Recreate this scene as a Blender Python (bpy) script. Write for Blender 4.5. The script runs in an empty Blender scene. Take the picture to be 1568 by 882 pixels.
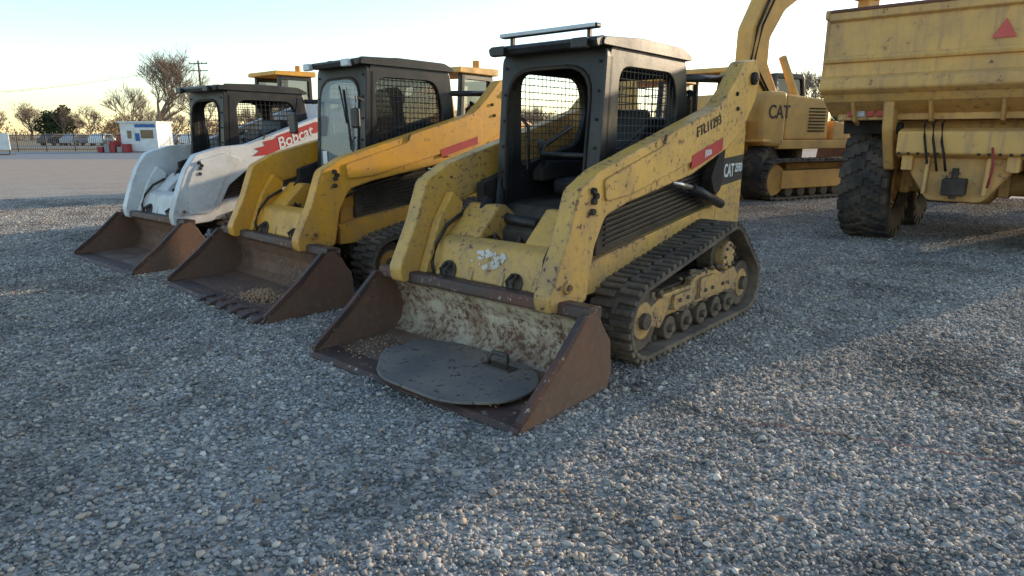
import bpy, bmesh, math, random
import numpy as np
from mathutils import Vector, Matrix
random.seed(7); np.random.seed(7)
scene=bpy.context.scene
COL=scene.collection
# ------------------------------------------------------------ materials
def N(nt,t,**kw):
    n=nt.nodes.new(t)
    for k,v in kw.items(): setattr(n,k,v)
    return n
def newmat(name):
    m=bpy.data.materials.new(name); m.use_nodes=True
    nt=m.node_tree; b=nt.nodes['Principled BSDF']
    return m,nt,b
def ramp(nt,fac,stops):
    r=N(nt,'ShaderNodeValToRGB'); e=r.color_ramp.elements
    while len(e)<len(stops): e.new(0.5)
    for i,(p,c) in enumerate(stops):
        e[i].position=p; e[i].color=(c[0],c[1],c[2],1) if not isinstance(c,(int,float)) else (c,c,c,1)
    nt.links.new(fac,r.inputs[0]); return r
def mixc(nt,fac,a,b,mode='MIX'):
    m=N(nt,'ShaderNodeMix',data_type='RGBA',blend_type=mode)
    for s,v in ((0,fac),(6,a),(7,b)):
        if hasattr(v,'is_output'): nt.links.new(v,m.inputs[s])
        elif s==0: m.inputs[s].default_value=v
        else: m.inputs[s].default_value=(v[0],v[1],v[2],1)
    return m.outputs[2]
def math_(nt,op,a,b=None):
    n=N(nt,'ShaderNodeMath',operation=op)
    for i,v in enumerate((a,b)):
        if v is None: continue
        if hasattr(v,'is_output'): nt.links.new(v,n.inputs[i])
        else: n.inputs[i].default_value=v
    return n.outputs[0]
def noise(nt,vec,scale,detail=6,rough=.6):
    n=N(nt,'ShaderNodeTexNoise'); n.inputs['Scale'].default_value=scale
    n.inputs['Detail'].default_value=detail; n.inputs['Roughness'].default_value=rough
    nt.links.new(vec,n.inputs['Vector']); return n.outputs[0]
def mat(name,col,rough=.5,metal=0.0,dirt=.4,dirtcol=(.17,.13,.095),chip=0.0,chipcol=(.10,.045,.025),scale=3.0,bump=.15,low=.5,spec=.5,edge=0,edgecol=(.13,.07,.045),streak=0,lowtop=1.1,mud=(.25,.19,.13)):
    m,nt,b=newmat(name)
    tc=N(nt,'ShaderNodeTexCoord').outputs['Object']
    n1=noise(nt,tc,scale,8,.65); n2=noise(nt,tc,scale*8,8,.72); n3=noise(nt,tc,scale*.7,3,.5)
    c=mixc(nt,n3,[x*.80 for x in col],[min(1,x*1.14) for x in col])
    d=ramp(nt,n1,[(.42,0),(.68,dirt)]).outputs[0]
    c=mixc(nt,d,c,dirtcol)
    if streak>0:
        mp=N(nt,'ShaderNodeMapping'); mp.inputs['Scale'].default_value=(14,14,1.1); nt.links.new(tc,mp.inputs[0])
        ns=noise(nt,mp.outputs[0],1.0,5,.6)
        c=mixc(nt,ramp(nt,ns,[(.50,0),(.72,streak)]).outputs[0],c,dirtcol)
    if low>0:
        s=N(nt,'ShaderNodeSeparateXYZ'); nt.links.new(tc,s.inputs[0])
        mr=N(nt,'ShaderNodeMapRange'); mr.inputs[1].default_value=lowtop; mr.inputs[2].default_value=.1; mr.inputs[3].default_value=0; mr.inputs[4].default_value=low
        nt.links.new(s.outputs[2],mr.inputs[0])
        mm=math_(nt,'MULTIPLY',ramp(nt,n2,[(.25,.35),(.6,1)]).outputs[0],ramp(nt,n1,[(.3,.5),(.6,1)]).outputs[0])
        c=mixc(nt,math_(nt,'MULTIPLY',mr.outputs[0],mm),c,mud)
    if chip>0:
        t=.72-.3*chip
        c2=ramp(nt,n2,[(t,0),(t+.03,1)]).outputs[0]
        g=ramp(nt,n1,[(.43,0),(.56,1)]).outputs[0]
        c=mixc(nt,math_(nt,'MULTIPLY',c2,g),c,chipcol)
    if edge>0:
        bv=N(nt,'ShaderNodeBevel'); bv.samples=3; bv.inputs['Radius'].default_value=.018
        ge=N(nt,'ShaderNodeNewGeometry'); vm=N(nt,'ShaderNodeVectorMath',operation='DOT_PRODUCT')
        nt.links.new(bv.outputs[0],vm.inputs[0]); nt.links.new(ge.outputs['Normal'],vm.inputs[1])
        e=math_(nt,'SUBTRACT',1.0,vm.outputs['Value'])
        e=math_(nt,'MULTIPLY',e,math_(nt,'MULTIPLY',ramp(nt,n1,[(.38,0),(.60,1)]).outputs[0],14))
        e=math_(nt,'MINIMUM',math_(nt,'MULTIPLY',e,ramp(nt,n2,[(.38,0),(.55,1)]).outputs[0]),edge)
        c=mixc(nt,e,c,edgecol)
    nt.links.new(c,b.inputs['Base Color'])
    rr=ramp(nt,n1,[(.3,rough),(.7,min(1,rough+.3))]).outputs[0]
    nt.links.new(rr,b.inputs['Roughness'])
    b.inputs['Metallic'].default_value=metal
    b.inputs['Specular IOR Level'].default_value=spec
    if bump>0:
        bp=N(nt,'ShaderNodeBump'); bp.inputs['Strength'].default_value=bump; bp.inputs['Distance'].default_value=.01
        nt.links.new(n2,bp.inputs['Height']); nt.links.new(bp.outputs[0],b.inputs['Normal'])
    return m
def glass(name,col=(.5,.55,.55),alpha=.35):
    m,nt,b=newmat(name)
    b.inputs['Base Color'].default_value=(*col,1); b.inputs['Roughness'].default_value=.03
    b.inputs['Alpha'].default_value=alpha; b.inputs['Specular IOR Level'].default_value=1.0
    return m
YEL=mat('faded_yellow_paint',(.70,.385,.065),.38,dirt=.6,chip=.5,dirtcol=(.36,.235,.11),low=.95,lowtop=1.15,edge=.95,streak=.45)
YEL2=mat('yellow_paint',(.80,.37,.022),.36,dirt=.45,chip=.35,dirtcol=(.40,.21,.07),edge=.85,low=.75,lowtop=1.0,streak=.35)
YELF=mat('yellow_paint_worn',(.68,.36,.08),.5,dirt=.5,chip=.2,dirtcol=(.36,.24,.12),low=0)
YELT=mat('yellow_tan_paint',(.68,.385,.11),.5,dirt=.8,chip=.38,dirtcol=(.34,.215,.115),low=0,scale=1.1,streak=.75,chipcol=(.15,.085,.05),edge=.8,edgecol=(.16,.10,.07))
WHT=mat('white_paint',(.76,.76,.74),.35,dirt=.3,chip=.2,edge=.5)
BLK=mat('black_cab_paint',(.012,.012,.013),.30,dirt=.3,dirtcol=(.05,.043,.037),bump=.08,low=.2,edge=.4,edgecol=(.12,.10,.08),spec=.4)
DRK=mat('dark_engine_parts',(.016,.015,.015),.65,dirt=.7,dirtcol=(.09,.065,.045),low=.7,spec=.3)
RUB=mat('rubber_track',(.035,.033,.032),.8,dirt=.9,dirtcol=(.17,.135,.10),bump=.5,low=.95,spec=.3)
TYRE=mat('rubber_tyre',(.05,.045,.04),.8,dirt=.8,dirtcol=(.18,.135,.095),bump=.3,low=0,spec=.3)
RUST=mat('rusty_steel',(.15,.056,.030),.6,dirt=.6,dirtcol=(.062,.038,.029),chip=.4,chipcol=(.27,.12,.058),bump=.35,low=.4,streak=.5)
RUSTD=mat('dark_rusty_steel',(.065,.042,.036),.42,metal=.15,dirt=.7,dirtcol=(.17,.07,.04),chip=.4,chipcol=(.40,.34,.28),bump=.3,low=0)
BKT1=mat('worn_bucket_paint',(.56,.48,.35),.6,dirt=.9,dirtcol=(.19,.10,.055),chip=.7,chipcol=(.13,.062,.036),bump=.35,scale=3.2,low=.7,lowtop=.28,mud=(.14,.08,.05),streak=.6)
BKT2=mat('bucket_floor_steel',(.16,.09,.06),.5,dirt=.8,dirtcol=(.32,.24,.17),chip=.4,chipcol=(.07,.04,.03),bump=.3,scale=3,low=0)
BKT3=mat('worn_bucket_rust',(.19,.10,.06),.6,dirt=.8,dirtcol=(.07,.045,.035),chip=.5,chipcol=(.33,.19,.11),bump=.35,scale=4,low=0,streak=.5)
PLATE=mat('worn_steel_plate',(.15,.14,.13),.5,metal=.1,dirt=.9,dirtcol=(.28,.22,.165),chip=.5,chipcol=(.06,.045,.038),low=0,scale=2.6,bump=.25)
CHR=mat('chrome_rod',(.6,.6,.6),.15,metal=1,dirt=.1,bump=0,low=0)
RED=mat('red_decal',(.50,.015,.02),.5,dirt=.3,low=0,bump=0)
REDP=mat('red_paint',(.35,.03,.03),.5,dirt=.2,low=0)
STR=mat('faded_string',(.34,.12,.09),.8,dirt=.3,low=0,bump=0)
WTX=mat('white_decal',(.75,.75,.72),.5,dirt=.2,low=0,bump=0)
BTX=mat('black_decal',(.015,.015,.015),.5,dirt=.1,low=0,bump=0)
GRAF=mat('white_scuff_paint',(.7,.66,.58),.7,dirt=.5,low=0,bump=0)
GLS=glass('cab_glass',(.35,.4,.42),.30)
GLD=glass('dark_glass',(.03,.035,.04),.6)
BLUE=mat('blue_paint',(.03,.12,.35),.5,dirt=.1,low=0)
LENS=mat('light_lens',(.55,.58,.6),.15,dirt=.2,low=0,bump=0)
LRED=mat('tail_lens',(.5,.03,.02),.2,dirt=.2,low=0,bump=0)
CONC=mat('concrete',(.35,.34,.32),.85,dirt=.3,low=0)
WOOD=mat('pole_wood',(.12,.085,.06),.85,dirt=.3,low=0)
FEN=mat('fence_black_steel',(.02,.02,.02),.5,low=0)
BARK=mat('bare_bark',(.26,.19,.14),.9,dirt=.3,low=0,bump=0,spec=.1)
BRUSH=mat('dry_brush_foliage',(.30,.175,.09),.9,dirt=.8,dirtcol=(.14,.105,.06),scale=.15,low=0,bump=0,spec=.1)
EVG=mat('evergreen_foliage',(.05,.07,.035),.9,dirt=.5,dirtcol=(.08,.09,.04),scale=.4,low=0,bump=0,spec=.1)
AMB=mat('amber_lens',(.8,.3,.02),.2,low=0)
LEAF=mat('dry_leaf',(.35,.16,.05),.8,low=0,bump=0)
# ------------------------------------------------------------ mesh helpers
def empty(name,loc=(0,0,0),rz=0):
    e=bpy.data.objects.new(name,None); COL.objects.link(e); e.location=loc; e.rotation_euler=(0,0,rz); e.empty_display_size=.2
    return e
def obj(parent,name,verts,faces,m,bev=0,smooth=False,seg=2):
    me=bpy.data.meshes.new(name); me.from_pydata([tuple(v) for v in verts],[],faces)
    bm=bmesh.new(); bm.from_mesh(me); bmesh.ops.recalc_face_normals(bm,faces=bm.faces); bm.to_mesh(me); bm.free()
    o=bpy.data.objects.new(name,me); COL.objects.link(o)
    if m: me.materials.append(m)
    if parent: o.parent=parent
    if bev>0:
        md=o.modifiers.new('bev','BEVEL'); md.width=bev; md.segments=seg; md.limit_method='ANGLE'; md.angle_limit=.6
    if smooth:
        for p in me.polygons: p.use_smooth=True
    return o
def L(u,v,z): return Vector((u,-v,z))
def extr(parent,name,pts,vec,m,bev=.006):
    n=len(pts); vec=Vector(vec)
    vs=[Vector(p) for p in pts]+[Vector(p)+vec for p in pts]
    fs=[tuple(range(n)),tuple(range(2*n-1,n-1,-1))]+[(i,(i+1)%n,n+(i+1)%n,n+i) for i in range(n)]
    return obj(parent,name,vs,fs,m,bev)
def prism(parent,name,pts,v0,v1,m,bev=.006):
    return extr(parent,name,[L(u,v0,z) for u,z in pts],L(0,v1-v0,0),m,bev)
def box(parent,name,u,v,z,m,bev=.006):
    return prism(parent,name,[(u[0],z[0]),(u[1],z[0]),(u[1],z[1]),(u[0],z[1])],v[0],v[1],m,bev)
def ring(parent,name,outer,inner,vec,m,bev=.005):
    n=len(outer); vec=Vector(vec); o=[Vector(p) for p in outer]; i_=[Vector(p) for p in inner]
    vs=o+i_+[p+vec for p in o]+[p+vec for p in i_]
    fs=[]
    for k in range(n):
        j=(k+1)%n
        fs+= [(k,j,n+j,n+k),(2*n+k,3*n+k,3*n+j,2*n+j),(k,2*n+k,2*n+j,j),(n+k,n+j,3*n+j,3*n+k)]
    return obj(parent,name,vs,fs,m,bev)
def roundpoly(pts,r,seg=5):
    out=[];n=len(pts)
    rs=r if isinstance(r,(list,tuple)) else [r]*n
    for i in range(n):
        p=Vector(pts[i]);a=Vector(pts[i-1]);b=Vector(pts[(i+1)%n])
        da=(a-p); db=(b-p); rr=min(rs[i],da.length*.45,db.length*.45)
        A=p+da.normalized()*rr; B=p+db.normalized()*rr
        for k in range(seg+1):
            t=k/seg
            out.append(tuple((1-t)**2*A+2*t*(1-t)*p+t*t*B))
    return out
def tubegeo(V,F,pts,rad,n=8,cap=True):
    pts=[Vector(p) for p in pts]
    if not hasattr(rad,'__len__'): rad=[rad]*len(pts)
    base=len(V); up=Vector((0,0,1))
    for i,p in enumerate(pts):
        d=(pts[min(i+1,len(pts)-1)]-pts[max(i-1,0)])
        if d.length<1e-9: d=Vector((0,0,1))
        d.normalize()
        ref=up if abs(d.z)<.95 else Vector((1,0,0))
        a=d.cross(ref).normalized(); b=d.cross(a)
        for k in range(n):
            t=2*math.pi*k/n
            V.append(p+(a*math.cos(t)+b*math.sin(t))*rad[i])
    for i in range(len(pts)-1):
        for k in range(n):
            k2=(k+1)%n; s=base+i*n
            F.append((s+k,s+k2,s+n+k2,s+n+k))
    if cap:
        F.append(tuple(base+k for k in range(n))[::-1]); e=base+(len(pts)-1)*n
        F.append(tuple(e+k for k in range(n)))
def tube(parent,name,pts,r,m,n=10):
    V=[];F=[];tubegeo(V,F,[L(*p) for p in pts],r,n); o=obj(parent,name,V,F,m)
    for p in o.data.polygons: p.use_smooth=len(p.vertices)==4
    return o
def cyl(parent,name,c,axis,r,d,m,n=28,bev=.006):
    a=L(*axis).normalized(); c=L(*c); V=[];F=[]
    tubegeo(V,F,[c-a*d/2,c+a*d/2],r,n); o=obj(parent,name,V,F,m,bev)
    return o
def boxgeo(V,F,c,a,b,d):
    s=len(V)
    for i in (-1,1):
        for j in (-1,1):
            for k in (-1,1): V.append(c+a*i+b*j+d*k)
    F+=[(s,s+1,s+3,s+2),(s+4,s+6,s+7,s+5),(s,s+4,s+5,s+1),(s+2,s+3,s+7,s+6),(s,s+2,s+6,s+4),(s+1,s+5,s+7,s+3)]
def meshgrid(parent,name,poly,mp,sp,r,m):
    V=[];F=[]
    for ax in (0,1):
        lo=min(p[ax] for p in poly);hi=max(p[ax] for p in poly)
        x=lo+sp*.5
        while x<hi:
            xs=[];n=len(poly)
            for i in range(n):
                a=poly[i];b=poly[(i+1)%n]
                if (a[ax]-x)*(b[ax]-x)<0:
                    t=(x-a[ax])/(b[ax]-a[ax]); xs.append(a[1-ax]+t*(b[1-ax]-a[1-ax]))
            xs.sort()
            for i in range(0,len(xs)-1,2):
                p=(x,xs[i]) if ax==0 else (xs[i],x); q=(x,xs[i+1]) if ax==0 else (xs[i+1],x)
                tubegeo(V,F,[mp(*p),mp(*q)],r,4,False)
            x+=sp
    return obj(parent,name,V,F,m)
def text(parent,name,body,size,c,m,ang=0,shear=0,ext=.002,axes=None,sx=1.0):
    cu=bpy.data.curves.new(name,'FONT'); cu.body=body; cu.size=size; cu.extrude=ext; cu.align_x='CENTER'; cu.align_y='CENTER'; cu.shear=shear
    cu.offset=size*.016
    o=bpy.data.objects.new(name,cu); COL.objects.link(o); o.parent=parent; cu.materials.append(m)
    if axes is None:
        ca,sa=math.cos(ang),math.sin(ang)
        x=Vector((ca,0,sa));y=Vector((-sa,0,ca))
    else: x,y=axes
    z=x.cross(y)
    M=Matrix((x*sx,y,z)).transposed().to_4x4(); M.translation=L(*c)
    o.matrix_local=M
    return o
def hull(pts):
    pts=sorted(set(pts))
    def h(ps):
        r=[]
        for p in ps:
            while len(r)>1 and (r[-1][0]-r[-2][0])*(p[1]-r[-2][1])-(r[-1][1]-r[-2][1])*(p[0]-r[-2][0])<=0: r.pop()
            r.append(p)
        return r
    a=h(pts);b=h(pts[::-1]); return a[:-1]+b[:-1]
def resample(pts,n):
    P=[Vector(p) for p in pts]; P.append(P[0])
    ls=[(P[i+1]-P[i]).length for i in range(len(P)-1)]; tot=sum(ls); out=[];i=0;acc=0
    for k in range(n):
        s=tot*k/n
        while acc+ls[i]<s: acc+=ls[i]; i+=1
        out.append(P[i].lerp(P[i+1],(s-acc)/ls[i]))
    return out,tot
def track(parent,circles,v0,v1,m,lug=.028,pitch=.075,name='rubber_track'):
    hp=[]
    for (u,z,r) in circles:
        for k in range(72): t=2*math.pi*k/72; hp.append((round(u+r*math.cos(t),5),round(z+r*math.sin(t),5)))
    h=hull(hp); n0=int(resample(h,10)[1]/pitch); n=n0*2
    P,_=resample(h,n); V=[];F=[]
    nr=[]
    for i in range(n):
        d=(P[(i+1)%n]-P[i-1]).normalized(); nr.append(Vector((d.y,-d.x)))
    th=.03
    for i in range(n):
        for (o,v) in ((-lug,v0),(-lug,v1),(-lug-th,v1),(-lug-th,v0)):
            q=P[i]+nr[i]*o; V.append(L(q.x,v,q.y))
    for i in range(n):
        j=(i+1)%n
        for k in range(4):
            k2=(k+1)%4; F.append((4*i+k,4*i+k2,4*j+k2,4*j+k))
    w=v1-v0; vm=(v0+v1)/2
    for i in range(n):
        q=P[i]+nr[i]*(-lug*.5); d=Vector((-nr[i].y,nr[i].x))
        wj=random.uniform(.85,1.08)
        A=L(d.x,0,d.y)*pitch*.29*wj; B=L(nr[i].x,0,nr[i].y)*lug*.6*random.uniform(.8,1.0)
        if i%2==0: boxgeo(V,F,L(q.x,v0+w*.24,q.y),A,B,L(0,w*.235,0)); 
        else: boxgeo(V,F,L(q.x,v0+w*.76,q.y),A,B,L(0,w*.235,0))
        if i%4==0: boxgeo(V,F,L(q.x,vm,q.y),A*1.0,B*.9,L(0,w*.12,0))
        if i%2==0:
            q2=P[i]+nr[i]*(-lug-th-.015); boxgeo(V,F,L(q2.x,vm,q2.y),A*.8,B*1.3,L(0,w*.07,0))
    return obj(parent,name,V,F,m,bev=.005,seg=1)
# ------------------------------------------------------------ compact track loader
def loader(name,loc,heading,P):
    E=empty(name,(loc[0],loc[1],0),heading)
    Y=P['paint'];bw=P.get('bw',.9)
    inner=[(0,.018),(.5,.022),(.66,.045),(.745,.11),(.77,.2),(.755,.3),(.70,.40),(.60,.475)]
    outer=[(.63,.50),(.73,.43),(.79,.31),(.80,.2),(.785,.09),(.72,.015),(.5,.0),(0,.0)]
    prism(E,'bucket_shell',inner+outer,-bw+.012,bw-.012,P['bucket'],0)
    fl=[(.015,.0215),(.5,.0265),(.66,.0495),(.66,.053),(.5,.031),(.015,.026)]
    prism(E,'bucket_floor',fl,-bw+.02,bw-.02,P.get('floor',BKT2),0)
    prism(E,'cutting_edge',[(-.03,.003),(.17,.003),(.17,.034),(.0,.034),(-.03,.012)],-bw-.005,bw+.005,RUSTD,.003)
    side=[(.0,.0),(.78,.0),(.82,.10),(.80,.3),(.64,.5),(.56,.49),(.32,.26),(.03,.06)]
    for s in (-1,1):
        prism(E,'bucket_side_plate',side,s*bw-.014,s*bw+.014,P.get('bside',RUST),.004)
        prism(E,'bucket_side_edge',[(.0,.035),(.05,.06),(.33,.265),(.57,.495),(.53,.5),(.29,.29),(.0,.07)],s*bw-.02,s*bw+.02,RUSTD,.004)
    prism(E,'bucket_top_rail',roundpoly([(.57,.455),(.70,.44),(.71,.52),(.58,.53)],.02),-bw-.01,bw+.01,RUSTD,.004)
    for v in np.linspace(-bw*.8,bw*.8,5): prism(E,'bucket_rib',[(.785,.32),(.80,.2),(.85,.2),(.79,.40)],v-.012,v+.012,RUST,.003)
    if P.get('teeth'):
        for v in np.linspace(-.1,bw-.08,6):
            prism(E,'bucket_tooth',[(-.07,.008),(.08,.008),(.08,.055),(0,.05),(-.07,.03)],v-.04,v+.04,RUSTD,.008)
    box(E,'coupler_plate',(.80,.86),(-.52,.52),(.10,.48),RUSTD)
    to=P.get('to',.88); ti=to-.32
    circ=[(1.34,.275,.275),(2.93,.26,.26),(2.60,.53,.265)]
    for s in (-1,1):
        a,b=(s*ti,s*to) if s>0 else (-to,-ti)
        track(E,circ,a,b,RUB)
        vo=s*(to-.05); vi=s*(ti+.03)
        v0,v1=min(vo,vi),max(vo,vi)
        for (u,z,r) in ((1.34,.275,.20),(2.93,.26,.185)):
            cyl(E,'idler',(u,(v0+v1)/2,z),(0,1,0),r,abs(v1-v0)*.8,DRK)
            cyl(E,'idler_rim',(u,s*(to-.075),z),(0,1,0),r*.62,.02,Y)
            cyl(E,'idler_hub',(u,s*(to-.06),z),(0,1,0),.055,.06,DRK)
        cyl(E,'drive_sprocket',(2.6,(v0+v1)/2,.53),(0,1,0),.19,.12,DRK)
        cyl(E,'final_drive',(2.6,s*(to-.11),.53),(0,1,0),.115,.13,Y,bev=.02)
        for k in range(8):
            t=k*math.pi/4; cyl(E,'drive_bolt',(2.6+.085*math.cos(t),s*(to-.04),.53+.085*math.sin(t)),(0,1,0),.012,.02,DRK,8,0)
        for u in (1.72,1.97,2.22,2.47,2.70):
            cyl(E,'track_roller',(u,(v0+v1)/2,.145),(0,1,0),.082,abs(v1-v0)*.85,DRK,20)
            cyl(E,'roller_hub',(u,s*(to-.05),.145),(0,1,0),.03,.03,DRK,12)
        fr=[(1.42,.22),(1.58,.17),(1.66,.24),(2.72,.24),(2.86,.2),(2.9,.30),(2.78,.42),(2.55,.40),(2.40,.46),(2.1,.46),(2.0,.40),(1.62,.40),(1.40,.33)]
        prism(E,'track_frame',fr,min(s*(to-.13),s*(to-.07)),max(s*(to-.13),s*(to-.07)),Y,.01)
        prism(E,'track_frame_inner',[(1.4,.2),(2.9,.2),(2.9,.42),(1.4,.4)],min(s*(ti+.02),s*(to-.15)),max(s*(ti+.02),s*(to-.15)),DRK)
        prism(E,'frame_cover',roundpoly([(1.72,.27),(2.0,.27),(2.0,.375),(1.72,.375)],.03),min(s*(to-.07),s*(to-.045)),max(s*(to-.07),s*(to-.045)),Y,.006)
        prism(E,'frame_cover',roundpoly([(2.12,.28),(2.6,.28),(2.5,.38),(2.36,.43),(2.12,.43)],.03),min(s*(to-.07),s*(to-.045)),max(s*(to-.07),s*(to-.045)),Y,.006)
        for u in (1.8,1.92,2.2,2.32,2.5): cyl(E,'frame_bolt',(u,s*(to-.04),.33),(0,1,0),.014,.02,DRK,8,0)
        tube(E,'axle_beam',[(2.6,s*.4,.53),(2.6,s*(to-.15),.53)],.09,DRK)
        tube(E,'suspension_arm',[(1.7,s*.4,.5),(1.7,s*(to-.15),.33)],.05,DRK)
    prism(E,'chassis',[(1.15,.32),(3.1,.32),(3.28,.5),(3.3,1.0),(3.2,1.05),(1.35,.95),(1.12,.8)],-.48,.48,DRK,.01)
    for s in (-1,1):
        a=lambda x,y:(min(s*x,s*y),max(s*x,s*y))
        prism(E,'chassis_side_rail',[(.99,.46),(.99,.64),(1.17,.68),(2.5,.85),(2.95,.90),(2.95,.70),(2.3,.62),(1.5,.46)],*a(.485,.57),Y,.008)
        prism(E,'engine_side_grille',[(1.2,.68),(2.84,.88),(2.84,1.42),(1.6,1.22),(1.2,1.1)],*a(.46,.53),DRK,.008)
        for k in range(12):
            z=.74+k*.034; prism(E,'grille_slat',[(1.28,z),(2.70,z+.17),(2.70,z+.182),(1.28,z+.012)],*a(.53,.545),BLK,0)
        prism(E,'rear_tower',roundpoly([(2.86,.60),(3.36,.60),(3.38,1.45),(3.30,1.92),(3.02,1.94),(2.90,1.5)],.04,3),*a(.46,.575),Y,.008)
        prism(E,'lift_arm',roundpoly(P['arm'],.035,3),*a(.575+.003,.70),Y,.01)
        prism(E,'lift_arm_stiffener',roundpoly(P['arm2'],.03,3),*a(.70,.714),Y,.004)
        for (u,z) in P.get('pins',[(3.12,1.88)]):
            cyl(E,'arm_pin',(u,s*.715,z),(0,1,0),.05,.03,DRK,20); cyl(E,'pin_bolt',(u,s*.735,z),(0,1,0),.02,.02,RUST,8,0)
        for (u,z) in ((.89,1.13),(.895,1.07),(.885,1.01),(.915,1.10)): cyl(E,'arm_bolt',(u,s*.71,z),(0,1,0),.02,.03,DRK,10,.003)
        for (u,z) in ((2.83,1.75),(2.86,1.64)): cyl(E,'arm_bolt',(u,s*.705,z),(0,1,0),.016,.02,DRK,8,.002)
        cyl(E,'arm_front_pin',(.66,s*.705,.60),(0,1,0),.04,.02,Y,20); cyl(E,'pin_bolt',(.66,s*.72,.60),(0,1,0),.018,.02,RUST,8,0)
        prism(E,'arm_weld_bead',[(1.70,1.385),(1.715,1.385),(1.735,1.445),(1.72,1.445)],*a(.70,.716),RUSTD,.002)
        prism(E,'rear_link',roundpoly([(2.56,1.12),(2.66,.98),(2.76,1.02),(2.80,1.36),(2.70,1.33)],.04),*a(.58,.66),DRK,.008)
        tube(E,'lift_cylinder',[(2.84,s*.63,.90),(2.3,s*.63,1.06)],.038,BLK); tube(E,'lift_rod',[(2.3,s*.63,1.06),(1.98,s*.63,1.12)],.02,CHR)
        tube(E,'arm_hose',[(2.9,s*.56,1.5),(2.5,s*.565,1.30),(2.0,s*.565,1.12),(1.3,s*.56,.97),(1.0,s*.55,.86)],.014,DRK,6)
        tube(E,'tilt_cylinder',[(1.15,s*.36,1.0),(.95,s*.36,.70)],.038,BLK); tube(E,'tilt_rod',[(.95,s*.36,.70),(.84,s*.36,.42)],.02,CHR)
        prism(E,'front_fin_plate',[(.66,.52),(.80,.50),(.98,.74),(1.04,.98),(.94,1.06),(.80,.86)],*a(.50,.573),Y,.008)
        prism(E,'front_deck',[(.86,.745),(1.3,.80),(1.32,.86),(1.16,.97),(1.10,.97),(.9,.79)],*a(.20,.50),Y,.012)
        prism(E,'front_chassis_face',[(1.02,.45),(1.18,.45),(1.2,.82),(1.06,.8)],*a(.2,.5),Y,.01)
    prism(E,'arm_cross_member',roundpoly([(.70,.50),(.86,.47),(.98,.745),(.88,.775),(.78,.74)],.03,3),-.575,.575,Y,.008)
    for v,rr in ((-.33,.075),(.26,.065)): 
        V=[];F=[]; ax=Vector((-.95,0,.31)).normalized(); c=L(.712,v,.548); tubegeo(V,F,[c-ax*.02,c+ax*.006],rr,20); obj(E,'dark_recess_disc',V,F,DRK,0)  # solid dark disc; shade inside a hose cutout put into its colour
        for q in range(2): tube(E,'recess_hose',[(.72,v-.02+q*.04,.60),(.66,v-.02+q*.05,.57),(.67,v+q*.05,.48)],.012,DRK,6)
    for v in (-.42,-.12,.15,.42): prism(E,'cross_member_lug',[(.66,.44),(.84,.4),(.86,.6),(.73,.60)],v-.02,v+.02,Y,.006)
    for k in range(7):
        v=-.25+k*.07; tube(E,'hydraulic_hose',[(1.1,v,.62),(.92,v+.03,.70+.05*(k%3)),(.80,v+.05,.60),(.78,v+.06,.45)],.012,DRK,6)
    for v in (-.48,.46): tube(E,'auxiliary_hose',[(1.0,v,.9),(.85,v,.83),(.735,v+.02,.72),(.68,v+.03,.60),(.70,v+.02,.5)],.013,DRK,6)
    box(E,'front_foot_plate',(1.02,1.3),(-.2,.2),(.55,.72),DRK)
    prism(E,'engine_hood',roundpoly([(2.52,1.02),(3.3,1.02),(3.30,1.42),(3.1,1.54),(2.52,1.58)],.05),-.44,.44,BLK,.012)
    box(E,'rear_bumper',(3.3,3.4),(-.58,.58),(.4,.6),Y)
    tube(E,'exhaust',[(2.9,.25,1.5),(2.9,.25,1.72),(2.96,.25,1.78)],.035,DRK)
    tube(E,'hood_rail',[(2.45,-.42,1.84),(3.1,-.5,1.86)],.03,BLK); tube(E,'hood_rail',[(2.45,.40,1.86),(3.05,.5,1.88)],.03,BLK)
    H=P.get('h',2.0); cw=P.get('cw',.44); c0=P.get('c0',0); k=cw/.47
    def fu(z): return 1.40+c0-.10*(H-z)/(H-.72)
    fo=roundpoly([(-.47*k,.74),(-.47*k,H),(.47*k,H),(.47*k,.74)],[.03,.07,.07,.03])
    fi=roundpoly([(-.395*k,.84),(-.41*k,H-.11),(.37*k,H-.11),(.355*k,.84)],[.05,.22,.22,.05])
    ring(E,'cab_front_frame',[L(fu(z),v,z) for v,z in fo],[L(fu(z),v,z) for v,z in fi],L(.09,0,0),BLK,.01)
    fi2=roundpoly([(-.375*k,.88),(-.39*k,H-.13),(.35*k,H-.13),(.335*k,.88)],[.05,.21,.21,.05])
    ring(E,'door_seal',[L(fu(z)-.012,v,z) for v,z in fi],[L(fu(z)-.012,v,z) for v,z in fi2],L(.03,0,0),DRK,.004)
    so=roundpoly([(1.34+c0,.80),(1.40+c0,H),(2.44,H),(2.52,1.42),(2.40,1.0)],[.03,.05,.08,.15,.1])
    si=roundpoly(P.get('win',[(1.55,1.22),(1.55,H-.12),(2.30,H-.12),(2.38,1.60),(2.28,1.38)]),[.05,.14,.14,.12,.08])
    for s in (-1,1):
        ring(E,'cab_side_frame',[L(u+.04,s*cw,z) for u,z in so],[L(u,s*cw,z) for u,z in si],L(0,-s*.05,0),BLK,.01)
        meshgrid(E,'side_wire_mesh',si,lambda u,z,s=s:L(u,s*(cw-.022),z),P.get('msp',.05),.0035,BLK)
        if P.get('sglass'): extr(E,'side_glass',[L(u,s*(cw-.032),z) for u,z in si],L(0,-s*.006,0),P['sglass'],0)
    ro=roundpoly([(-cw+.02,.95),(-cw+.02,H-.01),(cw-.02,H-.01),(cw-.02,.95)],.05); ri=roundpoly([(-.34*k,1.35),(-.34*k,H-.14),(.34*k,H-.14),(.34*k,1.35)],.08)
    ring(E,'cab_rear_frame',[L(2.42,v,z) for v,z in ro],[L(2.42,v,z) for v,z in ri],L(.05,0,0),BLK,.01)
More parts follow.
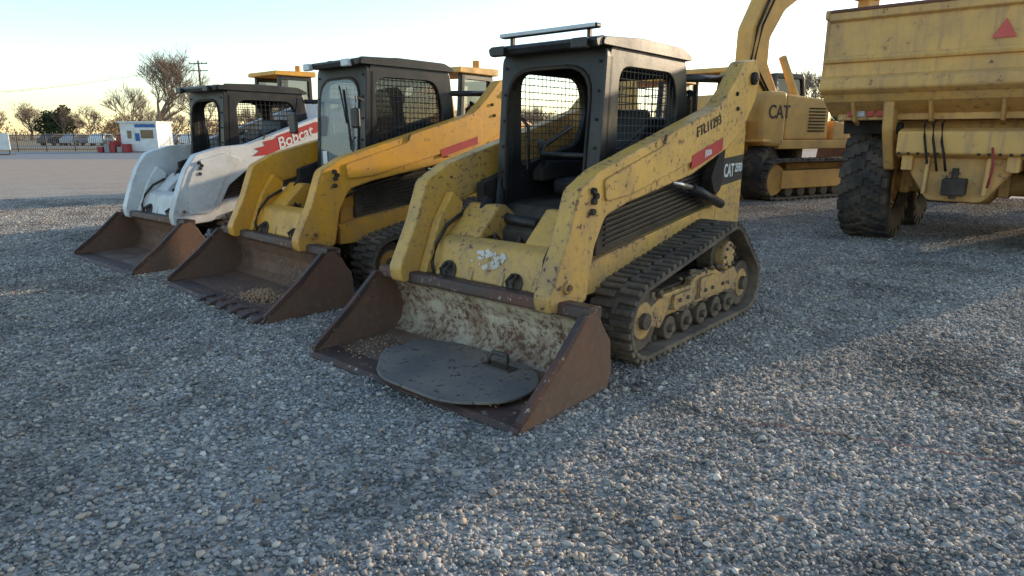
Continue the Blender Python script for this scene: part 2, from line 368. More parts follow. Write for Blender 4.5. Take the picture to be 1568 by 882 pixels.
    meshgrid(E,'rear_wire_mesh',ri,lambda v,z:L(2.44,v,z),.06,.0035,BLK)
    box(E,'cab_floor',(1.35,2.42),(-cw+.03,cw-.03),(.74,.80),DRK)
    rf=roundpoly([(1.32+c0,H-.01),(1.34+c0,H+.04),(1.8,H+.07),(2.40,H+.06),(2.53,H+.01),(2.53,H-.02)],.03,3)
    prism(E,'cab_roof',rf,-cw-.02,cw+.02,BLK,.02)
    for v in (-.28,0,.28): prism(E,'roof_rib',[(1.5,H+.04),(1.5,H+.072),(1.9,H+.085),(2.35,H+.075),(2.35,H+.04)],v-.03,v+.03,BLK,.01)
    prism(E,'roof_visor',roundpoly([(1.27+c0,H-.03),(1.25+c0,H+.025),(1.36+c0,H+.05),(1.38+c0,H-.0)],.015,2),-cw-.01,cw+.01,BLK,.01)
    for v in (-cw*.9,cw*.9):
        for z in np.linspace(1.0,H-.1,6): cyl(E,'frame_bolt',(fu(z)-.004,v,z),(1,0,0),.010,.012,DRK,8,0)
    box(E,'roof_liner',(1.4+c0,2.4),(-cw+.03,cw-.03),(H-.045,H-.015),DRK,0)
    prism(E,'seat_base',[(1.85,.80),(2.25,.80),(2.25,1.02),(1.85,1.0)],-.22,.22,DRK,.02)
    prism(E,'seat_cushion',roundpoly([(1.75,1.0),(2.2,1.02),(2.2,1.14),(1.75,1.12)],.04),-.25,.25,BLK,.03)
    prism(E,'seat_back',roundpoly([(2.12,1.1),(2.26,1.1),(2.36,1.62),(2.26,1.64)],.05),-.24,.24,BLK,.03)
    for s in (-1,1):
        prism(E,'arm_rest_console',roundpoly([(1.65,1.1),(2.2,1.12),(2.2,1.24),(1.75,1.25),(1.65,1.18)],.03),min(s*.27,s*.37),max(s*.27,s*.37),DRK,.015)
        tube(E,'joystick',[(1.72,s*.31,1.2),(1.68,s*.31,1.34),(1.66,s*.30,1.40)],[.015,.018,.026],BLK,8)
        tube(E,'grab_handle',[(1.48,s*.33,1.15),(1.52,s*.30,1.2),(1.52,s*.30,1.5),(1.48,s*.33,1.56)],.014,BLK,6)
    tube(E,'lap_bar',[(2.1,-.34,1.5),(1.75,-.34,1.36),(1.62,-.25,1.30),(1.62,.25,1.30),(1.75,.34,1.36),(2.1,.34,1.5)],.018,BLK,8)
    prism(E,'foot_pedal_mat',[(1.30,.80),(1.6,.80),(1.6,.82),(1.30,.84)],-.34,.34,BLK,.01)
    prism(E,'cab_front_skirt',[(1.16,.72),(1.42,.72),(1.42,.80),(1.30,.88),(1.2,.86)],-.38,.38,BLK,.03)
    tube(E,'door_frame_tube',[(1.385+c0,-.40,1.3),(1.34+c0,-.40,1.08),(1.24+c0,-.34,.93),(1.16,-.18,.87),(1.14,.1,.86)],.035,BLK,10)
    for s in (-1,1):
        box(E,'work_light',(1.22+c0,1.27+c0),(s*.34-.06,s*.34+.06),(H-.035,H+.03),LENS if P.get('lights') else BLK,.01)
        box(E,'rear_light',(3.37,3.40),(s*.5-.05,s*.5+.05),(1.0,1.15),LRED)
    if P.get('lightbar'):
        box(E,'light_bar_housing',(1.30,1.36),(-.38,.42),(H+.09,H+.12),BLK,.01); box(E,'light_bar_lens',(1.285,1.30),(-.37,.41),(H+.093,H+.117),LENS,.004)
        for v in (-.30,.34): box(E,'light_bar_bracket',(1.33,1.36),(v-.012,v+.012),(H+.04,H+.10),BLK,.003)
    if P.get('door'):
        ex=[L(fu(z)-.008,v,z) for v,z in fi2]
        extr(E,'door_glass',ex,L(.008,0,0),GLS,0)
        tube(E,'wiper',[(fu(1.9)-.03,.1,1.86),(fu(1.6)-.035,.20,1.5),(fu(1.4)-.03,.24,1.3)],.012,BLK,6)
        tube(E,'wiper_arm',[(fu(1.9)-.045,.05,1.9),(fu(1.6)-.05,.19,1.55)],.009,BLK,6)
        box(E,'door_sticker',(fu(1.2)-.012,fu(1.2)-.01),(-.3,-.22),(1.15,1.28),WTX,0)
        tube(E,'door_handle',[(fu(1.2)-.02,.30,1.15),(fu(1.3)-.05,.30,1.2),(fu(1.3)-.05,.30,1.38),(fu(1.4)-.02,.30,1.42)],.01,BLK,6)
    if P.get('mirror'):
        tube(E,'mirror_stay',[(1.4,-.44,1.75),(1.28,-.56,1.8),(1.25,-.58,1.6)],.01,BLK,6); box(E,'mirror',(1.22,1.26),(-.66,-.52),(1.45,1.66),BLK,.02)
        tube(E,'mirror_stay',[(1.4,.44,1.75),(1.30,.48,1.78),(1.27,.50,1.66)],.01,BLK,6); box(E,'mirror',(1.25,1.29),(.44,.56),(1.50,1.68),BLK,.02)
    V=[];F=[]
    for _ in range(P.get('mud',160)):
        s=random.choice((-1,1)); u=random.uniform(1.45,2.9); z=random.choice((.245,.30,.46,.41))+random.uniform(-.02,.02); r=random.uniform(.008,.022)
        R=Matrix.Rotation(random.random()*3,3,'Z')@Matrix.Rotation(random.random()*3,3,'X')
        boxgeo(V,F,L(u,s*(to-.085+random.uniform(-.03,.02)),z),R@Vector((r*1.5,0,0)),R@Vector((0,r,0)),R@Vector((0,0,r*.7)))
    obj(E,'mud_clods',V,F,MUD,.004,seg=1)
    return E
MUD=mat('dried_mud',(.22,.165,.11),.95,low=0,scale=15,bump=.5)
armA=[(.77,1.14),(.98,1.245),(2.55,1.655),(2.74,1.80),(2.94,2.0),(3.17,2.03),(3.28,1.92),(3.22,1.72),(3.02,1.50),(2.74,1.345),(2.15,1.165),(1.28,1.03),(1.04,.97),(.93,.80),(.86,.48),(.52,.46),(.50,.56),(.66,.86)]
armA2=[(1.0,1.19),(1.7,1.375),(1.72,1.44),(2.5,1.635),(2.66,1.60),(2.66,1.36),(2.2,1.22),(2.12,1.26),(1.3,1.08),(1.02,1.06)]
h1=math.atan2(.755,.656)
A=loader('compact_track_loader',(-.65,3.57),h1,dict(paint=YEL,bucket=BKT1,arm=armA,arm2=armA2,lightbar=1,h=2.0))
extr(A,'red_sticker',[L(2.10,.7155,1.20),L(2.60,.7155,1.33),L(2.60,.7155,1.425),L(2.10,.7155,1.30)],L(0,.002,0),RED,0)
text(A,'sticker_lettering','Rita',.07,(2.35,.7185,1.315),WTX,ang=.25,shear=.3)
text(A,'stock_number_lettering','FTL11293',.10,(2.35,.7165,1.505),BTX,ang=.25)
extr(A,'model_decal',[L(2.88,.578,1.03),L(3.355,.578,1.07),L(3.355,.578,1.28),L(2.88,.578,1.25)],L(0,.002,0),BTX,0)
text(A,'maker_lettering','CAT',.15,(3.07,.582,1.15),WTX,sx=.66); text(A,'model_lettering','259D',.10,(3.265,.582,1.17),WTX,sx=.66)
pl=roundpoly([(-.07,-.15),(.26,-.50),(.52,-.48),(.68,-.25),(.68,.2),(.60,.56),(.38,.72),(.12,.70),(-.08,.45)],.16,5)
extr(A,'cover_plate',[L(u,v,.058) for u,v in pl],(0,0,.016),PLATE,.005)
tube(A,'plate_handle',[(.50,.24,.07),(.50,.24,.13),(.52,.26,.155),(.52,.37,.155),(.50,.39,.13),(.50,.39,.07)],.015,BLK,8)
box(A,'handle_base',(.46,.55),(.20,.43),(.074,.084),BLK,.004)
V=[];F=[]
for k in range(26):
    cy=random.gauss(.05,.09); zz0=.665+random.uniform(-.05,.045); s=len(V); n=9; r=random.uniform(.006,.022)
    for q in range(n):
        th=2*math.pi*q/n; rr=r*random.uniform(.4,1.3); vv=math.cos(th)*rr*1.6; zc=zz0+math.sin(th)*rr
        V.append(Vector((.70+(zc-.50)*.333-.004-k*.0001,-cy+vv,zc)))
    F.append(tuple(range(s,s+n)))
obj(A,'paint_scuff',V,F,GRAF)
def pebbles(par,name,n,fn,m,lo=.005,hi=.011):
    V=[];F=[]
    for k in range(n):
        p=fn(); s=random.uniform(lo,hi); R=Matrix.Rotation(random.random()*3,3,'Z')@Matrix.Rotation(random.random()*3,3,'X')
        boxgeo(V,F,p,R@Vector((s,0,0)),R@Vector((0,s,0)),R@Vector((0,0,s*.7)))
    return obj(par,name,V,F,m)
TANG=mat('tan_gravel',(.42,.25,.14),.9,low=0,scale=20)
def f1():
    return L(random.uniform(.1,.68),random.choice((-1,1))*random.uniform(.55,.86) if random.random()<.6 else random.uniform(-.85,-.5),.036)
pebbles(A,'bucket_debris',220,f1,TANG,.002,.006)

h2=math.atan2(.724,.69)
B=loader('compact_track_loader',(-2.67,5.60),h2,dict(paint=YEL2,bucket=BKT3,bside=RUST,floor=BKT3,bw=1.02,arm=armA,arm2=armA2,door=1,mirror=1,lights=1,sglass=GLD,teeth=1,to=.92,h=2.09,cw=.43,c0=.06))
extr(B,'red_sticker',[L(2.10,.7155,1.22),L(2.60,.7155,1.35),L(2.60,.7155,1.425),L(2.10,.7155,1.30)],L(0,.002,0),RED,0)
def f2():
    rr=abs(random.gauss(0,.12)); th=random.random()*6.283
    return L(.40+rr*math.cos(th),.25+rr*math.sin(th)*1.4,.03+max(0,.06-rr*.25)*random.random())
pebbles(B,'loose_gravel_pile',1100,f2,TANG)
armC=[(.74,1.06),(.86,1.22),(1.15,1.30),(1.5,1.33),(2.6,1.70),(3.1,1.86),(3.35,1.80),(3.40,1.60),(3.2,1.35),(2.9,1.30),(2.6,1.42),(1.85,1.16),(1.45,1.02),(1.22,.86),(1.0,.46),(.56,.44),(.54,.56),(.64,.84)]
armC2=[(.80,1.03),(.92,1.17),(1.2,1.24),(1.4,1.15),(1.18,.95),(.98,.56),(.72,.56),(.70,.8)]
h3=math.atan2(.772,.635)
C=loader('compact_track_loader',(-4.64,7.25),h3,dict(paint=WHT,bucket=BKT3,bside=RUST,floor=BKT2,bw=.86,arm=armC,arm2=armC2,h=1.97,msp=.06,to=.84,pins=[(3.2,1.66)],cw=.43))
extr(C,'red_flame_decal',[L(1.55,.7035,1.19),L(1.75,.7035,1.20),L(2.55,.7035,1.50),L(2.62,.7035,1.60),L(2.45,.7035,1.60),L(1.9,.7035,1.43),L(1.85,.7035,1.39),L(1.7,.7035,1.36),L(1.72,.7035,1.31),L(1.58,.7035,1.28),L(1.64,.7035,1.25)],L(0,.002,0),RED,0)
text(C,'maker_lettering','Bobcat',.19,(2.14,.7065,1.405),WTX,ang=.33,shear=.2)
# ------------------------------------------------------------ wheels
def wheel(parent,c,r,w,hubm,name='wheel',lugs=24):
    V=[];F=[];n=48
    prof=[(.52,-.36),(.62,-.47),(.80,-.5),(.93,-.46),(.965,-.36),(.975,0),(.965,.36),(.93,.46),(.80,.5),(.62,.47),(.52,.36)]
    for i in range(n):
        t=2*math.pi*i/n
        for (a,b) in prof: V.append(L(c[0]+a*r*math.cos(t),c[1]+b*w,c[2]+a*r*math.sin(t)))
    k=len(prof)
    for i in range(n):
        j=(i+1)%n
        for q in range(k-1): F.append((i*k+q,i*k+q+1,j*k+q+1,j*k+q))
    obj(parent,name+'_tyre',V,F,TYRE,smooth=True)
    V=[];F=[]
    for i in range(lugs):
        for s in (-1,1):
            t=2*math.pi*(i+(.5 if s>0 else 0))/lugs
            for q in range(4):
                tt=t+q*.045*(24/lugs)
                b=s*(.06+q*.12)*w
                rad=Vector((math.cos(tt),0,math.sin(tt))); tan=Vector((-math.sin(tt),0,math.cos(tt)))
                cc=L(c[0],c[1]+b,c[2])+rad*r*(.985 if q<3 else .965)
                boxgeo(V,F,cc,rad*r*.028,tan*r*2*math.pi/lugs*.27,L(0,w*.068,0))
            tt=t+3*.045; rad=Vector((math.cos(tt),0,math.sin(tt))); tan=Vector((-math.sin(tt),0,math.cos(tt)))
            boxgeo(V,F,L(c[0],c[1]+s*w*.47,c[2])+rad*r*.90,rad*r*.06,tan*r*2*math.pi/lugs*.25,L(0,w*.03,0))
    obj(parent,name+'_tread',V,F,TYRE,bev=.006,seg=1)
    for s in (-1,1):
        cyl(parent,name+'_rim',(c[0],c[1]+s*w*.28,c[2]),(0,1,0),r*.54,w*.1,hubm,32,.01)
        cyl(parent,name+'_hub',(c[0],c[1]+s*w*.36,c[2]),(0,1,0),r*.26,w*.14,hubm,24,.02)
        for k in range(12):
            t=k*math.pi/6; cyl(parent,name+'_bolt',(c[0]+r*.42*math.cos(t),c[1]+s*w*.34,c[2]+r*.42*math.sin(t)),(0,1,0),.02,.04,DRK,6,0)
# ------------------------------------------------------------ articulated dump truck
T=empty('articulated_dump_truck',(5.08,7.62,0),h1)
R_=.82
for u in (1.5,3.3,8.0):
    for v in (-1.10,1.10): wheel(T,(u,v,R_),R_,.62,YELT,lugs=22)
bw=1.52
pr=[(-.05,2.02),(.0,2.10),(.02,2.78),(-.03,2.80),(-.03,2.90),(.16,2.90),(.16,2.80),(.12,2.78),(.12,1.96),(.5,1.72),(.48,1.66),(.1,1.84)]
prism(T,'bed_tailgate',pr,-bw,bw,YELT,.012)
prism(T,'tailgate_lower_roll',roundpoly([(-.09,1.98),(-.09,2.10),(.02,2.16),(.06,2.0),(.02,1.92)],.03),-bw-.02,bw+.02,YELT,.01)
prism(T,'tailgate_ridge',roundpoly([(-.035,2.30),(-.05,2.34),(-.02,2.38),(.03,2.38),(.03,2.30)],.01,2),-bw-.01,bw+.01,YELT,.006)
prism(T,'worn_top_edge',roundpoly([(-.045,2.885),(-.04,2.925),(.17,2.925),(.175,2.885)],.01,2),-bw+.01,bw-.01,RUST,.006)
for s in (-1,1):
    a=(min(s*(bw-.09),s*bw),max(s*(bw-.09),s*bw))
    prism(T,'bed_side',[(.12,1.97),(.5,1.72),(4.4,1.55),(5.2,2.0),(5.3,3.0),(.16,2.88)],*a,YELT,.01)
    prism(T,'bed_side_rail',[(.0,2.82),(5.3,2.95),(5.3,3.06),(.0,2.93)],min(s*bw,s*(bw+.06)),max(s*bw,s*(bw+.06)),YELT,.012)
    for u in (.05,1.0,2.0,3.0,4.0): prism(T,'bed_side_rib',[(u,1.9),(u+.14,1.9),(u+.14,2.84),(u,2.84)],min(s*bw,s*(bw+.05)),max(s*bw,s*(bw+.05)),YELT,.01)
    prism(T,'body_hinge_arm',roundpoly([(.1,1.9),(.35,1.9),(.9,1.3),(.9,1.0),(.55,1.0),(.2,1.5)],.04),min(s*.72,s*.84),max(s*.72,s*.84),YELT,.012)
    cyl(T,'hinge_pin',(.45,s*.78,1.52),(0,1,0),.07,.24,DRK)
    prism(T,'frame_rail',[(.2,1.02),(4.5,1.02),(4.5,1.38),(.5,1.38),(.2,1.3)],min(s*.46,s*.58),max(s*.46,s*.58),YELT,.01)
    prism(T,'walking_beam',roundpoly([(1.3,.75),(3.5,.75),(3.4,.98),(2.6,1.12),(2.2,1.12),(1.4,.98)],.05),min(s*.62,s*.72),max(s*.62,s*.72),YELT,.012)
    prism(T,'mud_guard',[(.62,1.75),(.66,1.75),(.72,1.45),(.68,1.45)],min(s*.86,s*1.4),max(s*.86,s*1.4),DRK,.004)
    cyl(T,'hoist_cylinder',(2.4,s*.3,1.4),(1,0,.2),.09,1.6,DRK)
    box(T,'tail_lamp_bracket',(.36,.42),(min(s*.86,s*1.30),max(s*.86,s*1.30)),(1.62,1.82),YELT,.008)
    for k in range(4): box(T,'tail_lamp',(.33,.36),(s*(.91+k*.11)-.045,s*(.91+k*.11)+.045),(1.66,1.78),LRED if k!=2 else LENS,.01)
    for u in (1.5,3.3): prism(T,'axle_bracket',roundpoly([(u-.25,.65),(u+.25,.65),(u+.2,1.05),(u-.2,1.05)],.04),min(s*.34,s*.46),max(s*.34,s*.46),YELT,.012)
    for k in range(5): cyl(T,'frame_bolt',(.1,s*(.2+.1*k),1.22),(1,0,0),.018,.03,DRK,6,0)
    for k in range(3): prism(T,'tail_support_rib',[(.08,1.88),(.5,1.68),(.5,1.55),(.3,1.6)],s*(.35+.42*k)-.02,s*(.35+.42*k)+.02,YELT,.006)
for u in (1.5,3.3,8.0):
    tube(T,'axle',[(u,-.9,R_),(u,-.35,R_),(u,-.25,R_),(u,.25,R_),(u,.35,R_),(u,.9,R_)],[.15,.15,.27,.27,.15,.15],YELT,16)
    for s in (-1,1): box(T,'brake_housing',(u-.16,u+.16),(s*.72-.06,s*.72+.06),(R_-.16,R_+.2),YELT,.03)
extr(T,'rear_frame_plate',[L(.30,v,z) for v,z in roundpoly([(-.55,1.5),(-.50,1.0),(-.28,.66),(.28,.66),(.50,1.0),(.55,1.5)],.06)],L(.5,0,0),YELT,.015)
prism(T,'rear_frame_step',roundpoly([(.12,1.22),(.30,1.16),(.32,1.52),(.12,1.48)],.03),-.64,.64,YELT,.012)
for v in (-.3,.3): prism(T,'hitch_web',[(.12,.75),(.30,.75),(.30,1.18),(.2,1.18)],v-.02,v+.02,YELT,.006)
box(T,'hitch_block',(.1,.32),(-.12,.12),(.74,.94),DRK,.02); cyl(T,'tow_pin',(.16,0,.88),(0,0,1),.035,.36,DRK)
box(T,'bed_floor',(.4,4.6),(-bw+.1,bw-.1),(1.62,1.70),YELT)
for u in (.8,1.5,2.2,2.9,3.6): box(T,'bed_cross_bearer',(u,u+.12),(-1.3,1.3),(1.5,1.62),YELT)
for k in range(3):
    v=-.40+k*.09; tube(T,'hydraulic_hose',[(.40,v,1.6),(.16,v+.02,1.56),(.08,v+.05,1.42-.03*k),(.10,v+.09,1.2),(.28,v+.1,1.02)],.014,DRK,6)
tube(T,'red_hose',[(.1,.32,1.3),(.06,.36,1.1),(.08,.33,.85)],.012,REDP,6)
box(T,'front_module',(6.3,9.4),(-.6,.6),(.9,1.7),YELT,.03)
prism(T,'cab',roundpoly([(6.5,1.6),(8.1,1.6),(7.9,3.1),(6.6,3.15)],.06),-.8,.8,BLK,.03)
prism(T,'bonnet',roundpoly([(7.9,1.6),(9.6,1.4),(9.5,2.0),(7.95,2.3)],.08),-.8,.8,YELT,.04)
box(T,'fender',(7.1,9.0),(-1.45,1.45),(1.68,1.78),YELT)
box(T,'articulation_joint',(4.4,6.4),(-.35,.35),(1.0,1.4),DRK)
extr(T,'slow_vehicle_triangle',[L(-.01,.16,2.46),L(-.01,.38,2.46),L(-.01,.27,2.66)],L(.006,0,0),LRED,0)
# ------------------------------------------------------------ excavator
X=empty('excavator',(6.55,16.6,0),.5)
for s in (-1,1):
    track(X,[(-1.7,.46,.45),(1.7,.46,.45)],s*1.3-.3,s*1.3+.3,RUB,lug=.035,pitch=.2,name='steel_track')
    v=s*1.3
    for u in (-1.7,1.7): cyl(X,'track_idler',(u,v,.46),(0,1,0),.34,.3,YELF)
    for u in np.linspace(-1.2,1.2,7): cyl(X,'track_roller',(u,v,.2),(0,1,0),.12,.34,DRK)
    prism(X,'track_frame',[(-1.5,.26),(1.5,.26),(1.5,.66),(-1.5,.66)],v-.2,v+.2,YELF,.02)
cyl(X,'slew_ring',(0,0,.98),(0,0,1),.62,.3,DRK)
box(X,'car_body',(-.9,.9),(-1.1,1.1),(.5,.85),YELF)
box(X,'upper_deck',(-1.5,1.5),(-1.35,1.35),(1.12,1.32),YELF,.02)
prism(X,'counterweight',roundpoly([(-2.1,1.2),(-1.35,1.15),(-1.35,2.35),(-1.95,2.35),(-2.15,2.1)],.12),-1.35,1.35,YELF,.08)
prism(X,'engine_cover',roundpoly([(-1.35,1.32),(.3,1.32),(.3,2.1),(.1,2.2),(-1.35,2.3)],.06),-1.33,-.1,YELF,.04)
prism(X,'engine_cover',roundpoly([(-1.35,1.32),(.1,1.32),(.1,2.2),(-1.35,2.3)],.06),-.1,1.33,YELF,.04)
for k in range(8): box(X,'vent_slat',(-.6,-.05),(1.33,1.35),(1.5+k*.07,1.53+k*.07),DRK,0)
prism(X,'side_box',roundpoly([(.3,1.32),(1.5,1.32),(1.4,1.6),(.3,1.75)],.05),.45,1.33,YELF,.03)
tube(X,'handrail',[(-.2,1.3,2.2),(-.2,1.3,2.6),(.3,1.3,2.6),(1.3,1.3,2.2),(1.4,1.3,1.7)],.02,YELF,6)
ring(X,'cab_frame',[L(u,-.5,z) for u,z in roundpoly([(.35,1.32),(.35,2.95),(1.45,2.95),(1.65,2.0),(1.65,1.32)],.08)],[L(u,-.5,z) for u,z in roundpoly([(.45,1.5),(.45,2.82),(1.38,2.82),(1.55,2.0),(1.55,1.5)],.06)],L(0,-.75,0),BLK,.02)
prism(X,'cab_window',[(.46,1.5),(.46,2.82),(1.36,2.82),(1.54,2.0),(1.54,1.5)],-1.2,-.55,GLD,0)
boom=[(1.0,1.55),(.7,1.75),(.1,2.8),(.12,3.8),(.65,4.8),(1.6,5.3),(3.6,5.35),(4.6,5.0),(4.65,4.75),(3.5,4.85),(1.9,4.72),(1.15,4.25),(.72,3.6),(.72,2.9),(1.35,1.8)]
boomX=[(u-1.5,z) for u,z in boom]
prism(X,'boom',roundpoly(boomX,.1,4),-.22,.22,YELF,.02)
prism(X,'stick',roundpoly([(2.8,5.2),(3.25,5.2),(3.2,4.5),(2.85,1.6),(2.6,1.5),(2.65,1.9)],.06),-.16,.16,YELF,.02)
prism(X,'bucket',roundpoly([(2.8,1.7),(2.3,1.3),(2.2,.8),(2.6,.4),(3.2,.6),(2.9,1.2)],.1),-.5,.5,RUSTD,.02)
tube(X,'boom_cylinder',[(.7,.3,1.5),(-.4,.3,3.2)],.09,YELF); tube(X,'boom_cylinder',[(.7,-.3,1.5),(-.4,-.3,3.2)],.09,YELF)
tube(X,'stick_cylinder',[(-.5,0,5.2),(1.4,0,5.75)],.09,BLK); tube(X,'stick_rod',[(1.4,0,5.75),(3.0,0,5.35)],.05,CHR)
tube(X,'boom_hose',[(-.7,.24,2.3),(-1.4,.26,3.0),(-1.25,.26,3.8),(-.7,.26,4.9),(.1,.26,5.35),(1.8,.26,5.42)],.03,DRK,6)
tube(X,'boom_hose',[(-.6,.24,2.3),(-1.3,.28,3.05),(-1.12,.28,3.85),(-.6,.28,4.8),(.1,.28,5.2),(1.8,.28,5.3)],.025,DRK,6)
text(X,'maker_lettering','CAT',.40,(-1.6,1.356,1.9),BTX,sx=.85)
# ------------------------------------------------------------ wheel loaders behind
def wheel_loader(loc,heading,paint,H=2.7):
    E=empty('wheel_loader',(loc[0],loc[1],0),heading)
    for u in (1.3,3.6):
        for v in (-.75,.75): wheel(E,(u,v,.6),.6,.45,paint,lugs=18)
    prism(E,'rear_hood',roundpoly([(2.9,.8),(4.6,.8),(4.6,1.5),(4.3,1.7),(2.9,1.75)],.1),-.55,.55,paint,.04)
    box(E,'frame',(.9,3.2),(-.4,.4),(.55,.95),paint,.03)
    box(E,'cab_base',(1.9,2.95),(-.6,.6),(.95,1.35),paint,.04)
    fo=[(1.95,1.35),(2.05,H-.1),(2.95,H-.1),(2.95,1.35)]
    for s in (-1,1):
        ring(E,'cab_side',[L(u,s*.6,z) for u,z in roundpoly(fo,.05)],[L(u,s*.6,z) for u,z in roundpoly([(2.04,1.42),(2.12,H-.2),(2.87,H-.2),(2.87,1.42)],.05)],L(0,-s*.05,0),BLK,.01)
        extr(E,'cab_glass',[L(u,s*.57,z) for u,z in [(2.04,1.42),(2.12,H-.2),(2.87,H-.2),(2.87,1.42)]],L(0,-s*.01,0),GLD,0)
        prism(E,'lift_arm',roundpoly([(-.1,.35),(.1,.3),(.5,.8),(1.7,1.55),(1.65,1.75),(.4,1.2)],.05),min(s*.3,s*.42),max(s*.3,s*.42),paint,.02)
        box(E,'fender',(.75,1.9),(min(s*.5,s*1.0),max(s*.5,s*1.0)),(1.25,1.3),BLK,.01); box(E,'fender',(3.0,4.2),(min(s*.5,s*1.0),max(s*.5,s*1.0)),(1.28,1.34),paint,.01)
    for (v0,v1) in ((-.6,-.5),(.5,.6)):
        prism(E,'cab_pillar',[(1.95,1.35),(2.03,1.35),(2.12,H-.1),(2.05,H-.1)],v0,v1,BLK); box(E,'cab_pillar',(2.86,2.94),(v0+.002,v1-.002),(1.35,H-.1),BLK)
    prism(E,'cab_roof',roundpoly([(1.9,H-.1),(1.92,H),(3.05,H+.03),(3.05,H-.1)],.03),-.66,.66,paint,.03)
    prism(E,'bucket',roundpoly([(-.9,.02),(-.1,.02),(.05,.2),(.0,.7),(-.25,.95),(-.15,.5),(-.3,.12)],.05),-1.1,1.1,RUSTD,.01)
    cyl(E,'beacon',(2.7,.4,H+.1),(0,0,1),.07,.14,AMB,16)
    tube(E,'exhaust_stack',[(3.6,.2,1.6),(3.6,.2,2.2)],.05,DRK)
    return E
wheel_loader((-7.5,15.6),h1,YEL2,2.95)
wheel_loader((-2.55,10.8),h1+.1,YELF,2.6)
wheel_loader((.6,9.6),h1,YEL2,2.35)
wheel_loader((2.6,12.6),h1,YELF,2.75)
# ------------------------------------------------------------ ground
def gravel_color(nt,rnd):
    pos=N(nt,'ShaderNodeNewGeometry').outputs['Position']
    c=ramp(nt,rnd,[(0,(.14,.132,.125)),(.3,(.27,.258,.243)),(.6,(.39,.37,.345)),(.82,(.52,.485,.435)),(.92,(.46,.345,.25)),(1,(.74,.69,.62))]).outputs[0]
    n=noise(nt,pos,.9,6,.62); n2=noise(nt,pos,.16,4,.55); n4=noise(nt,pos,2.4,6,.65)
    c=mixc(nt,1.0,c,ramp(nt,n,[(.33,.55),(.47,.95),(.68,1.18)]).outputs[0],'MULTIPLY')
    c=mixc(nt,ramp(nt,n4,[(.52,0),(.72,.55)]).outputs[0],c,(.13,.11,.09))
    w=ramp(nt,n2,[(.40,0),(.62,1)]).outputs[0]
    c=mixc(nt,1.0,c,mixc(nt,w,(1.0,.985,.96),(1.10,1.0,.88)),'MULTIPLY')
    return c,pos
m,nt,b=newmat('gravel_ground')
pos=N(nt,'ShaderNodeNewGeometry').outputs['Position']
vo=N(nt,'ShaderNodeTexVoronoi'); vo.inputs['Scale'].default_value=48; nt.links.new(pos,vo.inputs['Vector'])
sep=N(nt,'ShaderNodeSeparateColor'); nt.links.new(vo.outputs['Color'],sep.inputs[0])
c,_=gravel_color(nt,sep.outputs[0])
sp=N(nt,'ShaderNodeSeparateXYZ'); nt.links.new(pos,sp.inputs[0])
mr=N(nt,'ShaderNodeMapRange'); mr.inputs[1].default_value=10; mr.inputs[2].default_value=24; nt.links.new(sp.outputs[1],mr.inputs[0])
c=mixc(nt,mr.outputs[0],c,mixc(nt,noise(nt,pos,1.5,8,.7),(.26,.20,.155),(.52,.40,.31)))
nt.links.new(c,b.inputs['Base Color']); b.inputs['Roughness'].default_value=.9
bp=N(nt,'ShaderNodeBump'); bp.inputs['Strength'].default_value=.9; bp.inputs['Distance'].default_value=.012; bp.invert=True
nt.links.new(vo.outputs['Distance'],bp.inputs['Height']); nt.links.new(bp.outputs[0],b.inputs['Normal'])
GM=m
m,nt,b=newmat('gravel_stones')
g=N(nt,'ShaderNodeNewGeometry'); oi=N(nt,'ShaderNodeObjectInfo')
fr=math_(nt,'FRACT',math_(nt,'ADD',g.outputs['Random Per Island'],oi.outputs['Random']))
c,_=gravel_color(nt,fr); nt.links.new(c,b.inputs['Base Color']); b.inputs['Roughness'].default_value=.85; b.inputs['Specular IOR Level'].default_value=.25
SM=m
obj(None,'ground',[(-600,-60,0),(600,-60,0),(600,900,0),(-600,900,0)],[(0,1,2,3)],GM)
ph=(1+5**.5)/2
ico=np.array([(-1,ph,0),(1,ph,0),(-1,-ph,0),(1,-ph,0),(0,-1,ph),(0,1,ph),(0,-1,-ph),(0,1,-ph),(ph,0,-1),(ph,0,1),(-ph,0,-1),(-ph,0,1)])/math.sqrt(1+ph*ph)
icof=np.array([(0,11,5),(0,5,1),(0,1,7),(0,7,10),(0,10,11),(1,5,9),(5,11,4),(11,10,2),(10,7,6),(7,1,8),(3,9,4),(3,4,2),(3,2,6),(3,6,8),(3,8,9),(4,9,5),(2,4,11),(6,2,10),(8,6,7),(9,8,1)])
